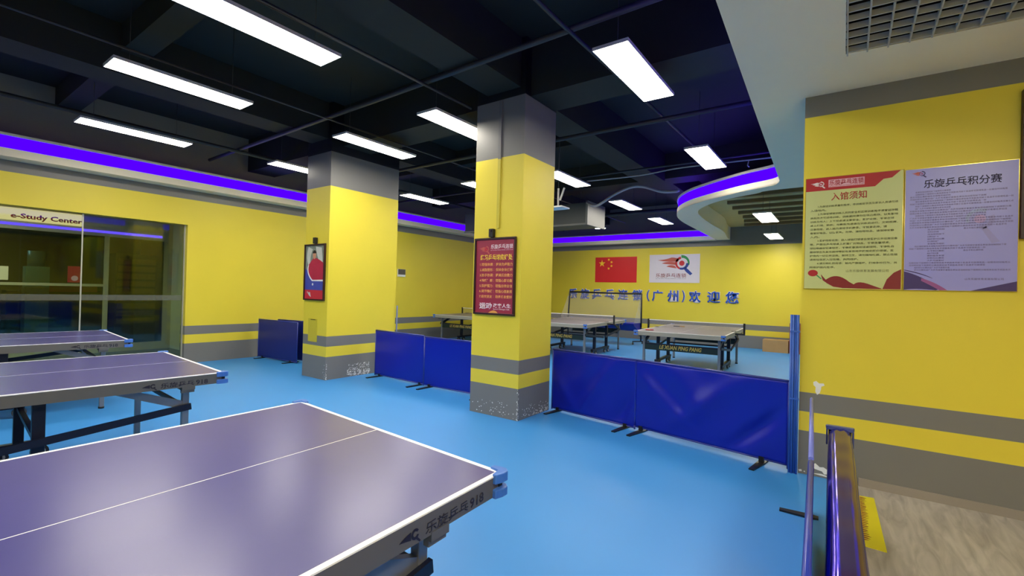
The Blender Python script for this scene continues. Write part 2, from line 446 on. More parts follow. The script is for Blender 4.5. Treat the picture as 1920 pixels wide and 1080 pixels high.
# ---------------------------------------------------------------- coves and soffit
def smooth(pts, n=6):
    out = []
    for i in range(len(pts) - 1):
        p0 = Vector(pts[max(i - 1, 0)]); p1_ = Vector(pts[i]); p2_ = Vector(pts[i + 1]); p3 = Vector(pts[min(i + 2, len(pts) - 1)])
        for k in range(n):
            t = k / n
            out.append(tuple(0.5 * ((2 * p1_) + (p2_ - p0) * t + (2 * p0 - 5 * p1_ + 4 * p2_ - p3) * t * t + (3 * p1_ - p0 - 3 * p2_ + p3) * t ** 3)))
    out.append(tuple(pts[-1])); return out
straight = [(-0.56, -5), (-0.62, 2.75), (-0.70, 4.9), (-0.79, 7.5)]
curve = smooth([(-0.79, 7.5), (-0.90, 7.76), (-1.38, 8.02), (-1.94, 8.43), (-2.42, 8.88), (-2.80, 9.55), (-3.0, 10.56), (-3.06, 12.4), (-3.10, 14.32)])
inner = smooth([(3.19, 8.0), (-0.60, 8.08), (-1.19, 8.26), (-1.72, 8.55), (-2.13, 8.99), (-2.42, 9.65), (-2.53, 11.04), (-2.55, 12.68), (-2.72, 14.0), (-2.75, 14.59)], 4)
ZS = 3.08
outline = straight[:-1] + curve + [(-3.10, 14.59)] + inner[::-1] + [(3.19, -5)]
vent_hole = [(-0.02, 1.9), (1.35, 1.98), (1.33, 3.93), (-0.03, 3.83)]
sof = MB(); sof.prism([outline, vent_hole], ZS, ZS + 0.02)
outer = straight[:-1] + curve
sof.strip(outer, [(0, ZS + .001), (0, ZS + .10), (-.035, ZS + .10), (-.035, ZS + .27), (0, ZS + .27), (0, ZS + .31), (-.10, ZS + .31)])
sof.strip(inner, [(0, ZS + .001), (0, ZS + .36)])
soffit = struct(sof.build('ceiling_soffit', M['plaster']))
MB().strip(outer, [(-.022, ZS + .102), (-.022, ZS + .268)]).build('glow_strip', M['led'], soffit)
MB().strip(outer, [(-.12, ZS + .325), (-.17, ZS + .325)]).build('glow_strip', M['led_up2'], soffit)
# cove along the left and far wall
path = [(-9.2, -5), (-9.2, 14.3), (-3.10, 14.3)]
cv = MB().strip(path[::-1], [(-.30, 3.07), (0, 3.07), (0, 3.18), (-.035, 3.18), (-.035, 3.35), (0, 3.35), (0, 3.385), (-.12, 3.385)])
cove = struct(cv.build('trim_1', M['plaster']))
MB().strip(path[::-1], [(-.022, 3.182), (-.022, 3.348)]).build('glow_strip', M['led'], cove)
MB().strip(path[::-1], [(-.14, 3.40), (-.19, 3.40)]).build('glow_strip', M['led_up'], cove)

# ribbed brown ceiling seen through the round opening
rb = MB().prism([(x_, min(y_, 14.59)) for x_, y_ in inner] + [(3.19, 14.59)], ZS + .36, ZS + .38)
struct(rb.build('ceiling_panel', M['ceiling_brown']))
rr = MB()
def inner_x(yq):
    return min(x_ for x_, y_ in inner if abs(y_ - yq) < .35) + .45
for k in range(9): rr.box(inner_x(8.5 + k * .68), 3.19, 8.5 + k * .68, 8.60 + k * .68, ZS + .29, ZS + .36)
struct(rr.build('ceiling_rib', mat('dark_rib', (120, 100, 70), 0.7)))

ll = thing('ceiling_light', 'added unseen light panel in the lobby soffit behind the photographer', 'ceiling light', (1.3, 0.6, ZS - .012), group='added lobby light panels')  # unseen panels added to brighten the right wall and wood floor
MB().box(-.3, .3, -.6, .6, 0, .008).build('diffuser', emit('lobby_fill_diffuser', (255, 246, 228), 14.0), ll)
MB().box(-.31, .31, -.61, .61, .008, .012).build('frame', M['panel_frame'], ll)
dup(ll, (1.3, -2.6, ZS - .012), 0, 'second added unseen light panel in the lobby soffit, farther behind the photographer')
# return-air grille in the soffit
g = thing('ceiling_vent', 'white square-cell air grille set into the soffit above the notice boards', 'vent', (0, 0, ZS))
gb = MB()
x = -0.02
while x < 1.34:
    gb.bar((x, 1.92, 0.012), (x, 3.86, 0.012), 0.009, 0.035); x += 0.107
y = 3.80
while y > 1.93:
    gb.bar((-0.028, y, 0.012), (1.33, y + .075, 0.012), 0.009, 0.035); y -= 0.106
gb.build('grille', mat('grille_white', (176, 176, 174), 0.6), g)
MB().box(-0.06, 1.4, 1.85, 4.0, 0.30, 0.31).box(-0.06, -0.04, 1.85, 4.0, 0.03, 0.30).box(-.04, 1.4, 3.95, 4.0, .03, .3).build('vent_box', mat('vent_black', (14, 14, 14), .9), g)

# ---------------------------------------------------------------- lit ceiling panels
lp = thing('ceiling_light', '', 'ceiling light', (0, 0, 0))
MB().box(-.15, .15, -.60, .60, 0.0, 0.008).build('diffuser', M['panel'], lp)
fb = MB().box(-.155, .155, -.605, .605, 0.008, 0.026).box(-.156, -.15, -.605, .605, -.002, .01).box(.15, .156, -.605, .605, -.002, .01).box(-.15, .15, -.606, -.60, -.002, .01).box(-.15, .15, .60, .606, -.002, .01)
fb.build('frame', M['panel_frame'], lp)
for sy in (-.45, .45):
    MB().tube([(0, sy, .02), (0, sy, .82)], .003, 5).build('hanging_wire', M['wire'], lp)
LIGHTS = [
 (-3.75, 1.78, 'large light panel cut off by the top left edge of the photo'),
 (-5.50, 1.87, 'bright light panel in second row, above the table by the glass shop front'),
 (-7.80, 2.12, 'light panel nearest the glass shop front, beside the violet cove'),
 (-7.63, 4.45, 'short visible light panel just left of the second pillar'),
 (-5.45, 4.22, 'light panel crossing in front of the grey top of the second pillar'),
 (-3.88, 4.27, 'light panel running behind the left edge of the near pillar top'),
 (-7.65, 7.27, 'faint distant light panel just right of the second pillar above the cove'),
 (-5.75, 7.10, 'sliver of light panel peeking out left of the near pillar'),
 (-1.58, 4.07, 'largest light panel right of the near pillar, turned towards the soffit'),
 (-1.68, 7.10, 'light panel close to the end of the curved soffit'),
 (-4.03, 7.22, 'light panel emerging from behind the right side of the near pillar'),
 (-4.06, 9.98, 'light panel over the far hall beneath the curving hose'),
 (-4.10, 12.55, 'small light panel over the far hall, nearest left of the curved soffit tip'),
 (-6.15, 12.6, 'small light panel beside the end of the grey duct box'),
 (-1.62, 1.1, 'light panel just above the top edge of the photo, nearest the grille'),
 (-1.62, -1.9, 'added unseen light panel behind the photographer, right row'),  # from here on unseen panels behind the camera, added to brighten the hall
 (-3.75, -1.2, 'added unseen light panel behind the photographer, second row from the right'),
 (-5.5, -1.2, 'added unseen light panel behind the photographer, third row from the right'),
 (-7.8, -0.9, 'added unseen light panel behind the photographer, row by the glass shop front'),
]
for i, (x, y, lab) in enumerate(LIGHTS):
    if i == 0: lp.location = (x, y, 3.42); lp['label'] = lab; lp['group'] = 'suspended light panels'
    else: dup(lp, (x, y, 3.42), 0, lab, 'suspended light panels')
for x, y, lab in [(-1.28, 10.15, 'upper square-looking light panel inside the round ceiling opening'), (-1.5, 13.3, 'lower light panel inside the round ceiling opening, nearest the far wall')]:
    o = dup(lp, (x, y, 2.97), 0, lab, 'light panels in the round opening')
dup(lp, (1.6, 10.15, 2.97), 0, 'added light panel of the far hall hidden behind the notice wall, nearer one', 'added light panels behind the notice wall')  # hidden pair added to brighten the ceiling in the round opening
dup(lp, (1.6, 13.0, 2.97), 0, 'added light panel of the far hall hidden behind the notice wall, farther one', 'added light panels behind the notice wall')

# ---------------------------------------------------------------- services under the ceiling
d = thing('air_duct', 'grey sheet metal air duct hanging beyond the near pillar', 'duct', (0, 0, 0))
MB().box(-8.3, -4.70, 9.35, 10.2, 2.98, 3.45).build('duct_body', M['duct'], d, bevel=.01)
MB().box(-4.73, -4.68, 9.32, 10.23, 2.95, 3.48).box(-8.3, -4.7, 9.33, 9.36, 2.95, 2.99).build('flange', mat('flange_grey', (120, 120, 114), .5), d)
for hx in (-5.0, -6.5, -8.0): MB().tube([(hx, 9.6, 3.44), (hx, 9.6, 4.25)], .006, 6).build('hanger', M['wire'], d)
tag(MB().tube(smooth([(-4.66, 9.25, 3.42), (-4.32, 9.0, 3.276), (-3.94, 9.0, 3.464), (-3.6, 9.0, 3.581), (-3.323, 9.0, 3.572), (-2.949, 9.0, 3.437), (-2.66, 8.95, 3.40), (-2.60, 8.95, 3.42)], 6), .028, 10).build('flexible_hose', M['hose']),
    'pale flexible hose curving from the grey duct to the curved soffit', 'hose')
tag(MB().tube(smooth([(-3.9, 7.7, 3.48), (-2.9, 7.7, 3.46), (-2.186, 7.7, 3.50), (-0.85, 7.7, 3.475)], 6), .012, 8).tube([(-1.22, 7.7, 3.48), (-1.235, 7.7, 3.40), (-1.222, 7.75, 3.39)], .008, 6).build('cable', M['hose']),
    'thin pale cable strung from the light panel to the curved soffit', 'cable')
mt_ = thing('wall_bracket', 'white hanging bracket plate right of the near pillar, below a light panel', 'bracket', (-3.5, 6.0, 2.67))
MB().box(-.25, .13, -.12, .12, 0, .02).build('plate', M['white'], mt_)
MB().tube([(0.0, 0, .30), (.0, 0, 1.58)], .006, 6).build('rod', M['wire'], mt_)
MB().tube([(0.0, 0, .02), (.0, 0, .30)], .014, 8).bar((.03, 0, .12), (.10, 0, .30), .03, .015).build('arm', M['hub'], mt_)
def pipe(pts, r, lab, name='ceiling_pipe'):
    return tag(MB().tube(pts, r, 8).build(name, M['pipe']), lab, 'pipe')
pipe([(-9.4, 3.62, 3.66), (-4.36, 3.52, 3.66), (-0.3, 3.42, 3.66)], .028, 'dark pipe running across the black ceiling in front of both pillars')
pipe([(-1.93, -4.9, 3.66), (-1.93, 3.2, 3.62), (-1.80, 7.9, 3.60)], .018, 'dark thin pipe along the light panel row nearest the soffit')
pipe([(-3.68, -4.9, 3.60), (-3.68, 4.2, 3.60)], .018, 'dark thin pipe ending at the left side of the near pillar')
pipe([(-8.2, -4.9, 3.62), (-8.2, 7.0, 3.62), (-8.2, 14.5, 3.62)], .03, 'dark pipe parallel to the violet cove on the left')
pipe([(-9.4, 5.6, 3.55), (-0.3, 5.6, 3.55)], .03, 'dark pipe crossing the ceiling behind both pillars')
pipe([(-9.4, 7.9, 3.62), (-0.3, 7.9, 3.62)], .02, 'dark pipe crossing above the far end of the light rows')
pipe([(-9.4, 11.4, 3.5), (-3.2, 11.4, 3.5)], .05, 'thick dark pipe crossing the far hall ceiling')
for zz, yy in ((3.60, 2.9), ):
    tag(MB().tube([(-5.5, -4.9, zz), (-5.5, 13.5, zz)], .012, 6).build('cable_conduit', M['pipe']), 'thin dark conduit above the middle row of light panels', 'conduit')

# ---------------------------------------------------------------- glass shop front and the corridor beyond it
gw = thing('window_1', None, None, (0, 0, 0)); gw['kind'] = 'structure'
def pane(y0, y1, z0=.03, z1=2.44):
    o = MB().box(-9.606, -9.596, y0, y1, z0, z1).build('glass_pane', M['glass'], gw)
    return o
pane(-4.98, -1.6); pane(-1.59, 1.965); pane(1.975, 3.335)
MB().box(-9.594, -9.592, -4.98, 3.33, 1.115, 1.205).build('etched_band', M['etched'], gw)
fr = MB().box(-9.62, -9.58, 3.325, 3.345, 0, 2.455).box(-9.61, -9.59, 1.962, 1.978, 0, 2.455).box(-9.61, -9.59, -1.602, -1.588, 0, 2.455)
fr.box(-9.62, -9.58, -5, 3.33, 0, .03)
fr.build('frame', M['alu'], gw)
text('. . . . .   . . . . . .', 0.9, 1.15, 2.2, .012, M['etched'], gw, 'band_print', z=0, mtx=plane_x(-9.591, 0, 0))
XS = -12.0
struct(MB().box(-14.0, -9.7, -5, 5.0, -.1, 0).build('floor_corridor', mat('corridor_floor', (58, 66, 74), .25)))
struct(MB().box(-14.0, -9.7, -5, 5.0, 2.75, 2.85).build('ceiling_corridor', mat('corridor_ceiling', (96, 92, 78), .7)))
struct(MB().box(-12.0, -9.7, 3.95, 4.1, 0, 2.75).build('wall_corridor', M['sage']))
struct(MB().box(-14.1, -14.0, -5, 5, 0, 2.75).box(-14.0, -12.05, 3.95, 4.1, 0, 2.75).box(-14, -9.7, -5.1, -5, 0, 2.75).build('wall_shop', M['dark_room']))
cl = thing('corridor_fill_light', 'added corridor fill light beyond the glass shop front, out of view', 'ceiling light', (-10.6, 0.6, 2.70))  # unseen lamp added to brighten the corridor wall and shop frames
MB().box(-.15, .15, -.6, .6, 0, .01).build('diffuser', emit('corridor_fill_diffuser', (255, 246, 226), 20.0), cl)
MB().box(-.16, .16, -.61, .61, .01, .05).build('frame', M['panel_frame'], cl)
sf = thing('window_2', None, None, (0, 0, 0)); sf['kind'] = 'structure'
f = MB()
f.box(XS - .05, XS, -5, 3.95, 2.31, 2.75)           # header
f.box(XS - .05, XS, -5, 3.95, 0, .16)
for y0 in (2.80, -.4, 1.05 - 2.9): f.box(XS - .05, XS, y0, y0 + .075, .16, 2.31)
f.box(XS - .05, XS, 3.80, 3.95, .16, 2.31)
f.box(XS - .05, XS, -5, 2.80, 1.31, 1.36)
f.build('frame', M['beige'], sf)
MB().box(XS - .03, XS - .022, -5, 3.80, .16, 2.31).build('glass_pane', M['glass'], sf)
sb = thing('shop_sign', 'warm lit sign strip with red lettering seen through the glass front', 'sign', mtx=plane_x(XS, 0, 0))
MB().box(-1.2, 2.45, 2.46, 2.68, .0, .03).build('sign_board', emit('sign_glow', (226, 196, 140), .55), sb)
text('e-Study Center', 1.50, 2.475, .95, .115, mat('sign_red', (206, 60, 34), .5), sb, z=.031, ex=.01, bold=.03)
tag(MB().box(XS + .002, XS + .02, -3, 3.75, 2.375, 2.42).build('glow_strip', emit('violet_reflection_glow', None, .9, raw=(.12, .06, 1, 1))), 'glowing line imitating the violet cove reflection, on the shop header behind the glass', 'painted reflection')  # glowing stand-in for the violet cove reflection in the glass pane
# things inside the dark shop
sh = thing('display_shelf', 'dim wooden display shelf packed with small goods in the dark shop', 'shelf', (-12.4, 3.38, 0))
MB().box(-.2, .2, -.35, .35, 0, 2.0).build('cabinet', mat('shelf_brown', (92, 70, 40), .7), sh)
for k in range(9): MB().box(.2, .24, -.32, .32, .55 + k * .155, .66 + k * .155).build('shelf_goods', M['book'], sh)
tag(MB().box(-12.0, -11.995, 2.27, 2.47, 1.38, 1.69).build('notice', mat('notice_red', (180, 30, 44), .5)), 'small red notice taped to the shop glass', 'notice')
tag(MB().box(-12.0, -11.995, 1.38, 1.50, 1.40, 1.64).build('paper_sheet', mat('sheet_cream', (226, 216, 186), .5)), 'cream paper sheet on the shop glass at the left photo edge', 'paper')
tag(flat('sticker', [arc(0, 0, .0005, .05, 0, 359, 20)], M['pprint'], None, mtx=plane_x(-11.993, 2.37, 1.46)), 'pale round sticker on the red notice', 'sticker')
ds = thing('water_dispenser', 'pale water dispenser with a bottle standing in the dark shop', 'dispenser', (-12.35, 1.9, 0))
MB().box(-.15, .15, -.16, .16, 0, 1.28).build('body', mat('dispenser_grey', (92, 96, 92), .4), ds, bevel=.01)
MB().box(.15, .16, -.13, .0, 1.36, 1.62).box(.15, .16, .03, .13, 1.50, 1.60).box(-.1, .15, -.16, .16, 1.28, 1.66).build('dispenser_head', mat('dispenser_pale', (150, 170, 160), .3), ds)
MB().tube([(0, 0, 1.66), (0, 0, 1.95)], .12, 14).build('bottle', mat('bottle_pale', (120, 120, 110), .3), ds)
ct = thing('counter', 'low dark counter with a red front band in the dark shop', 'counter', (-13.2, 2.3, 0))
MB().box(-.25, .25, -.7, .75, 0, 1.2).build('body', M['dark_room'], ct)
MB().box(.25, .26, -.45, .62, 1.18, 1.30).build('red_band', mat('band_red', (170, 40, 40), .5), ct)
ol = thing('ceiling_lamp', 'oval lamp glowing in the dark shop at the left photo edge', 'lamp', (-12.9, 1.25, 2.45))
MB().tube([(0, 0, 0), (0, 0, .05)], .32, 24).build('lamp_shade', emit('lamp_cool', (190, 225, 255), 2.2), ol)
MB().tube([(0, 0, .05), (0, 0, .30)], .01, 6).build('cord', M['black'], ol)

# ================================================================ TABLE TENNIS TABLES
HX, HY = .7625, 1.37
def table(name, label, group, front, lin2=None, lo=.22, net=False, board=False, top='top', logo_txt=True):
    t = thing(name, label, 'table tennis table', group=group)
    k = dict(lin2=lin2)
    tm = M[top]
    MB().box(-HX + .031, HX - .031, -HY + .031, HY - .031, .735, .7545).box(-HX + .02, HX - .02, -HY + .02, HY - .02, .7545, .7598).build('tabletop', tm, t, **k)
    ln = MB().box(-HX, -HX + .02, -HY, HY, .755, .76).box(HX - .02, HX, -HY, HY, .755, .76).box(-HX + .02, HX - .02, -HY, -HY + .02, .755, .76).box(-HX + .02, HX - .02, HY - .02, HY, .755, .76)
    ln.box(-.0018, .0018, -HY + .02, -.005, .759, .7602).box(-.0018, .0018, .005, HY - .02, .759, .7602)
    ln.build('white_line', M['line'], t, **k)
    ap = MB()
    for s in (-1, 1):
        x0 = s * (HX - .002); x1 = s * (HX - .03)
        ap.box(min(x0, x1), max(x0, x1), -HY + .002, HY - .002, .683, .7545)
        y0 = s * (HY - .002); y1 = s * (HY - .03)
        ap.box(-HX + .03, HX - .03, min(y0, y1), max(y0, y1), .683, .7545)
    ap.box(-HX + .03, HX - .03, -.02, .02, .69, .735)
    apr = ap.build('apron', M['apron'] if front else M['apron_back'], t, **k)
    for sx in (-1, 1):
        for sy in (-1, 1):
            cx, cy = sx * HX, sy * HY
            b = MB()
            for z0, z1 in ((.732, .768), (.680, .712)):
                b.prism([(cx - sx * .055, cy + sy * .012), (cx - sx * .055, cy - sy * .006), (cx - sx * .012, cy - sy * .012), (cx - sx * .006, cy - sy * .055), (cx + sx * .012, cy - sy * .055), (cx + sx * .022, cy - sy * .02), (cx + sx * .022, cy + sy * .008), (cx + sx * .008, cy + sy * .022), (cx - sx * .02, cy + sy * .022)], z0, z1)
            c = b.build('corner_cap', M['cap'], t, bevel=.004, **k)
            MB().box(min(cx, cx - sx * .02) - .001, max(cx, cx - sx * .02) + .001, min(cy, cy - sy * .02) - .001, max(cy, cy - sy * .02) + .001, .70, .735).build('cap_bracket', M['black'], c, **k)
    # legs with diagonal brackets
    for sx in (-1, 1):
        for sy in (-1, 1):
            lx, ly = sx * (HX - .11), sy * (HY - lo)
            lb = MB().box(lx - .021, lx + .021, ly - .021, ly + .021, .02, .735)
            leg = lb.build('leg', M['steel'], t, bevel=.004, **k)
            MB().tube([(lx, ly, 0), (lx, ly, .022)], .027, 12).build('rubber_foot', M['black'], leg, **k)
            br = MB().prism([(ly, .50), (ly, .56), (ly - sy * .42, .72), (ly - sy * .46, .69)], -.016, .016,
                            Matrix(((0, 0, 1, lx), (1, 0, 0, 0), (0, 1, 0, 0), (0, 0, 0, 1))))
            br.build('brace', M['steel'] if front else M['navy'], t, **k)
            MB().box(min(lx, lx + sx * .11), max(lx, lx + sx * .11), ly - .05, ly + .03, .66, .69).box(lx + sx * .085 - .012, lx + sx * .085 + .012, ly - .05, ly + .03, .64, .70).build('leg_bracket', M['apron'], t, **k)
    # undercarriage: long side bars, cross bars, posts, caster beams
    for sx in (-1, 1):
        lx = sx * (HX - .11)
        for sy in (-1, 1):
            MB().bar((lx + sx * .03, sy * (HY - lo + .03), .525), (lx + sx * .03, sy * .05, .40), .02, .045).build('side_bar', M['navy'], t, **k)
            px = sx * (HX - .17)
            MB().box(px - .03, px + .03, sy * .40 - .03, sy * .40 + .03, .10, .72).build('post', M['navy'], t, bevel=.004, **k)
        px = sx * (HX - .17)
        MB().box(px - .03, px + .03, -.55, .55, .10, .15).build('caster_beam', M['navy'], t, bevel=.006, **k)
        for wy in (-.52, -.30, .30, .52):
            wz = .055
            wh = MB().tube([(px - .014, wy, wz), (px + .014, wy, wz)], .055, 18).build('wheel', M['tyre'], t, **k)
            MB().tube([(px - .016, wy, wz), (px + .016, wy, wz)], .036, 16).build('hub', M['hub'], wh, **k)
            MB().box(px - .024, px - .017, wy - .02, wy + .02, .05, .11).box(px + .017, px + .024, wy - .02, wy + .02, .05, .11).build('fork', M['navy'], wh, **k)
    cbm = MB()
    for sy in (-1, 1):
        cbm.bar((-HX + .17, sy * .40, .42), (HX - .17, sy * .40, .42), .03, .03)
        cbm.bar((-HX + .11, sy * (HY - lo), .52), (HX - .11, sy * (HY - lo), .52), .025, .025)
        cbm.tube([(-HX + .17, sy * .22, .60), (HX - .17, sy * .22, .60)], .012, 8)
    cbm.build('cross_bar', M['navy'], t, **k)
    if board:
        for sy in (-1, 1):
            bd = MB().box(-HX + .13, HX - .13, sy * (HY - lo) - .012, sy * (HY - lo) + .012, .41, .53).build('name_board', M['banner'], t, **k)
            mt = plane_y(0, sy * (HY - lo) - .0125, 0)
            if sy > 0:
                mt = Matrix(((-1, 0, 0), (0, 0, 1), (0, 1, 0))).to_4x4(); mt.translation = (0, sy * (HY - lo) + .0125, 0)
            text('LE XUAN PING PANG', -.37, .435, .74, .075, M['gold'], bd, 'board_lettering', z=0, ex=.001, bold=.035, shear=.25, mtx=mt)
        pl = MB().box(-.20, .24, -.62, -.58, .655, .735).build('name_plate', M['black'], t, **k)
        text('LE XUAN', -.12, .67, .26, .04, M['gold'], pl, 'plate_lettering', z=0, ex=.001, bold=.02, mtx=plane_y(0, -.6205, 0))
    if logo_txt:
        mt = plane_x(HX - .0015, 0, 0)
        q = text('乐旋乒乓', 0, 0, .20, .036, M['ink'], apr, 'apron_lettering', z=0, ex=.0006, bold=.012)
        q2 = text('918', 0, 0, .075, .034, M['ink'], apr, 'apron_lettering', z=0, ex=.0006, bold=.02)
        base = MB()
        for obj, u0 in ((q, HY - .395), (q2, HY - .185)):
            me = obj.data
            for v in me.vertices:
                u, vv, o_ = v.co.x + u0, v.co.y + .692, v.co.z
                X, Y, Z = HX - .0015 + o_, u, vv
                if lin2: X, Y = X * lin2[0][0] + Y * lin2[1][0], X * lin2[0][1] + Y * lin2[1][1]
                v.co = (X, Y, Z)
        # small printed emblem beside the words
        b = MB()
        sh_ = [arc(.062, .022, .008, .016, 30, 340, 12), [(.070, .012), (.085, -.004), (.080, -.007), (.064, .008)], swoosh(bez((0, .018), (.02, .03), (.045, .034)), bez((0, .018), (.02, .016), (.045, .010)))]
        for s_ in sh_: b.prism(s_, 0, .0008)
        for v in b.bm.verts:
            u, vv, o_ = v.co.x + HY - .50, v.co.y + .692, v.co.z
            X, Y = HX - .0015 + o_, u
            if lin2: X, Y = X * lin2[0][0] + Y * lin2[1][0], X * lin2[0][1] + Y * lin2[1][1]
            v.co = (X, Y, vv)
        b.build('apron_emblem', M['ink'], apr)
    if net:
        nt_ = MB().box(-HX - .14, HX + .14, -.002, .002, .762, .90).build('net', M['netdark'], t, **k)
        MB().box(-HX - .14, HX + .14, -.005, .005, .898, .914).build('net_tape', M['line'], nt_, **k)
        for s in (-1, 1):
            ps = MB().box(s * (HX + .15) - .018, s * (HX + .15) + .018, -.016, .016, .70, .925).build('net_post', M['black'], t, bevel=.004, **k)
            MB().box(min(s * (HX - .06), s * (HX + .16)), max(s * (HX - .06), s * (HX + .16)), -.04, .04, .70, .73).box(min(s * (HX - .07), s * (HX + .01)), max(s * (HX - .07), s * (HX + .01)), -.035, .035, .761, .768).build('clamp', M['black'], ps, **k)
    return t

# near table: its end and sides measured separately
ex, ey = Vector((math.cos(math.radians(-4.0)), math.sin(math.radians(-4.0)))), Vector((-.036, .9993))
t1 = table('table_tennis_table', 'nearest dark slate table filling the bottom left foreground', 'dark slate tables beside the camera', True, lo=.32, lin2=((ex.x, ex.y), (ey.x, ey.y)))
endc = Vector((-1.778, 1.44)); c1 = endc - ey * HY
t1.location = (c1.x, c1.y, 0)
t2 = table('table_tennis_table', 'middle slate table with steel apron, second from the camera', 'dark slate tables beside the camera', True)
t2.location = (-4.648, .293, 0); t2.rotation_euler.z = math.radians(-3.94)
dup(t2, (-7.50, .50, 0), math.radians(-4.9), 'slate table nearest the glass shop front')
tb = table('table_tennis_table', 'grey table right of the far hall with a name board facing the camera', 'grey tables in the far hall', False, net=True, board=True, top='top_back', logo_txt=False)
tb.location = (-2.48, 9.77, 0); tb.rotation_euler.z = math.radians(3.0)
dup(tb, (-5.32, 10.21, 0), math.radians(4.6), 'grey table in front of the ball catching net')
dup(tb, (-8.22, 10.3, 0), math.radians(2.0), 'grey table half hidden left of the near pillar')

# a racket and a pen-like stick left on the far right table
rk = thing('table_tennis_bat', 'red bat lying at the corner of the far right table', 'bat', (-3.02, 8.72, .762), .3)
MB().prism([(math.cos(a) * .075, math.sin(a) * .08) for a in [k * PI / 12 for k in range(24)]], 0, .012).build('blade', M['header'], rk)
MB().box(-.014, .014, -.18, -.07, 0, .02).build('handle', M['carton'], rk)
rk2 = thing('table_tennis_bat', 'dark bat lying by the net of the far right table', 'bat', (-2.95, 10.25, .762), 1.2)
MB().prism([(math.cos(a) * .075, math.sin(a) * .08) for a in [k * PI / 12 for k in range(24)]], 0, .012).build('blade', M['black'], rk2)
MB().box(-.014, .014, -.18, -.07, 0, .02).build('handle', M['carton'], rk2)

# ================================================================ BARRIERS
def barrier(a, b, label, hgt=.745, fab='fabric', folds=True, gap=.015, seed=1, feet=(.12, .88), group='blue court barriers', foot_len=.24, back=None, ends=(1, 1), tube='tube'):
    a = Vector(a); b = Vector(b); d = b - a; L = d.length; ang = math.atan2(d.y, d.x)
    t = thing('court_barrier', label, 'barrier', (a.x, a.y, 0), ang, group)
    rnd = random.Random(seed)
    NX, NZ = 60, 26; bm = bmesh.new(); vs = []
    fs = [(rnd.uniform(0, 1), rnd.uniform(.5, 1.8) * rnd.choice((-1, 1)), rnd.uniform(.05, .14), rnd.uniform(.4, 1.0)) for _ in range(5)]
    for i in range(NX + 1):
        row = []
        for j in range(NZ + 1):
            u = i / NX; v = j / NZ
            o = 0
            if folds:
                for f0, sl, wd, am in fs:
                    q = (u - f0 - sl * .35 * (v - .5)) / wd
                    o += am * .05 * math.exp(-q * q) * math.sin(PI * v) ** .6 * (1 if am > .7 else -1)
                o *= min(1, 8 * u, 8 * (1 - u))
            row.append(bm.verts.new((u * L, o, gap + .012 + v * (hgt - gap - .02))))
        vs.append(row)
    for i in range(NX):
        for j in range(NZ):
            f_ = bm.faces.new((vs[i][j], vs[i + 1][j], vs[i + 1][j + 1], vs[i][j + 1])); f_.smooth = True
    me = bpy.data.meshes.new('fabric'); bm.to_mesh(me); bm.free(); me.materials.append(M[fab])
    fo = bpy.data.objects.new('fabric', me); C.objects.link(fo); fo.parent = t
    so = fo.modifiers.new('solid', 'SOLIDIFY'); so.thickness = .004; so.offset = 0
    MB().tube([(0, 0, hgt - .008), (L, 0, hgt - .008)], .0105, 8).tube([(.0, 0, gap + .012), (L, 0, gap + .012)], .008, 8).tube([(0, 0, .012), (0, 0, hgt - .01 if ends[0] else .05)], .009, 8).tube([(L, 0, .012), (L, 0, hgt - .01 if ends[1] else .05)], .009, 8).build('frame', M[tube], t)
    for fx in feet:
        x = fx * L
        MB().prism([(x - .022, -(back or foot_len)), (x + .018, -(back or foot_len)), (x + .03, 0), (x + .018, foot_len), (x - .022, foot_len), (x - .03, 0)], 0, .012).box(x - .02, x + .02, -.012, .012, .010, gap + .03).build('foot', M['black'], t)
    return t
barrier((-2.885, 4.92), (-1.786, 4.762), 'blue vinyl court barrier touching the right side of the near pillar', seed=3, feet=(.08, .9), ends=(1, 0))
barrier((-1.783, 4.762), (-.372, 4.505), 'creased blue vinyl court barrier ending at the blue poles', seed=8, feet=(.05, .86), gap=.03, ends=(0, 1))
barrier((-6.215, 4.90), (-5.03, 4.84), 'blue court barrier beginning at the second pillar', seed=5, folds=False, feet=(.1, .93))
barrier((-5.01, 4.83), (-3.66, 4.86), 'blue court barrier ending behind the near pillar', seed=6, folds=False, feet=(.08, .8), hgt=.735)
barrier((-9.40, 4.58), (-8.14, 4.66), 'navy court barrier leaning near the left wall stripes, in front', seed=2, fab='fabric_dark', folds=False, group='navy barriers by the left wall', feet=(.12, .85), hgt=.76, foot_len=.16)
barrier((-9.05, 4.78), (-8.0, 4.90), 'navy court barrier behind the other one beside the left wall', seed=4, fab='fabric_dark', folds=False, group='navy barriers by the left wall', feet=(.2, .9), hgt=.765, foot_len=.10)
barrier((-.176, 3.72), (-.108, 2.32), 'blue court barrier seen edge-on, farther of the two by the wall', seed=9, folds=False, tube='tube_sheen', feet=(.06, .9), group='edge-on barriers at right', foot_len=.05, back=.17, hgt=.765)
barrier((-.106, 2.28), (-.048, .88), 'blue court barrier seen edge-on, nearer the camera', seed=10, folds=False, feet=(.1, .9), group='edge-on barriers at right', foot_len=.02, back=.10, hgt=.765)

# poles
pb = thing('pole_bundle', 'bundle of upright blue poles standing at the left end of the notice wall', 'poles', (-.333, 4.46, 0))
for k in range(4):
    MB().tube([(-.026 + k * .0165, (-.004 if k % 2 else .004), 0), (-.030 + k * .0165, (-.004 if k % 2 else .004), 1.292)], .0088, 10).build('pole', M['pole'], pb)
MB().box(-.036, .034, -.014, .014, .60, .615).box(-.036, .034, -.014, .014, 1.15, 1.162).build('strap', M['pole'], pb)
tag(MB().tube([(-6.392, 5.475, 0), (-6.392, 5.475, 1.124)], .013, 10).build('pole', M['pole_grey']), 'single slate blue pole standing behind the second pillar', 'pole')

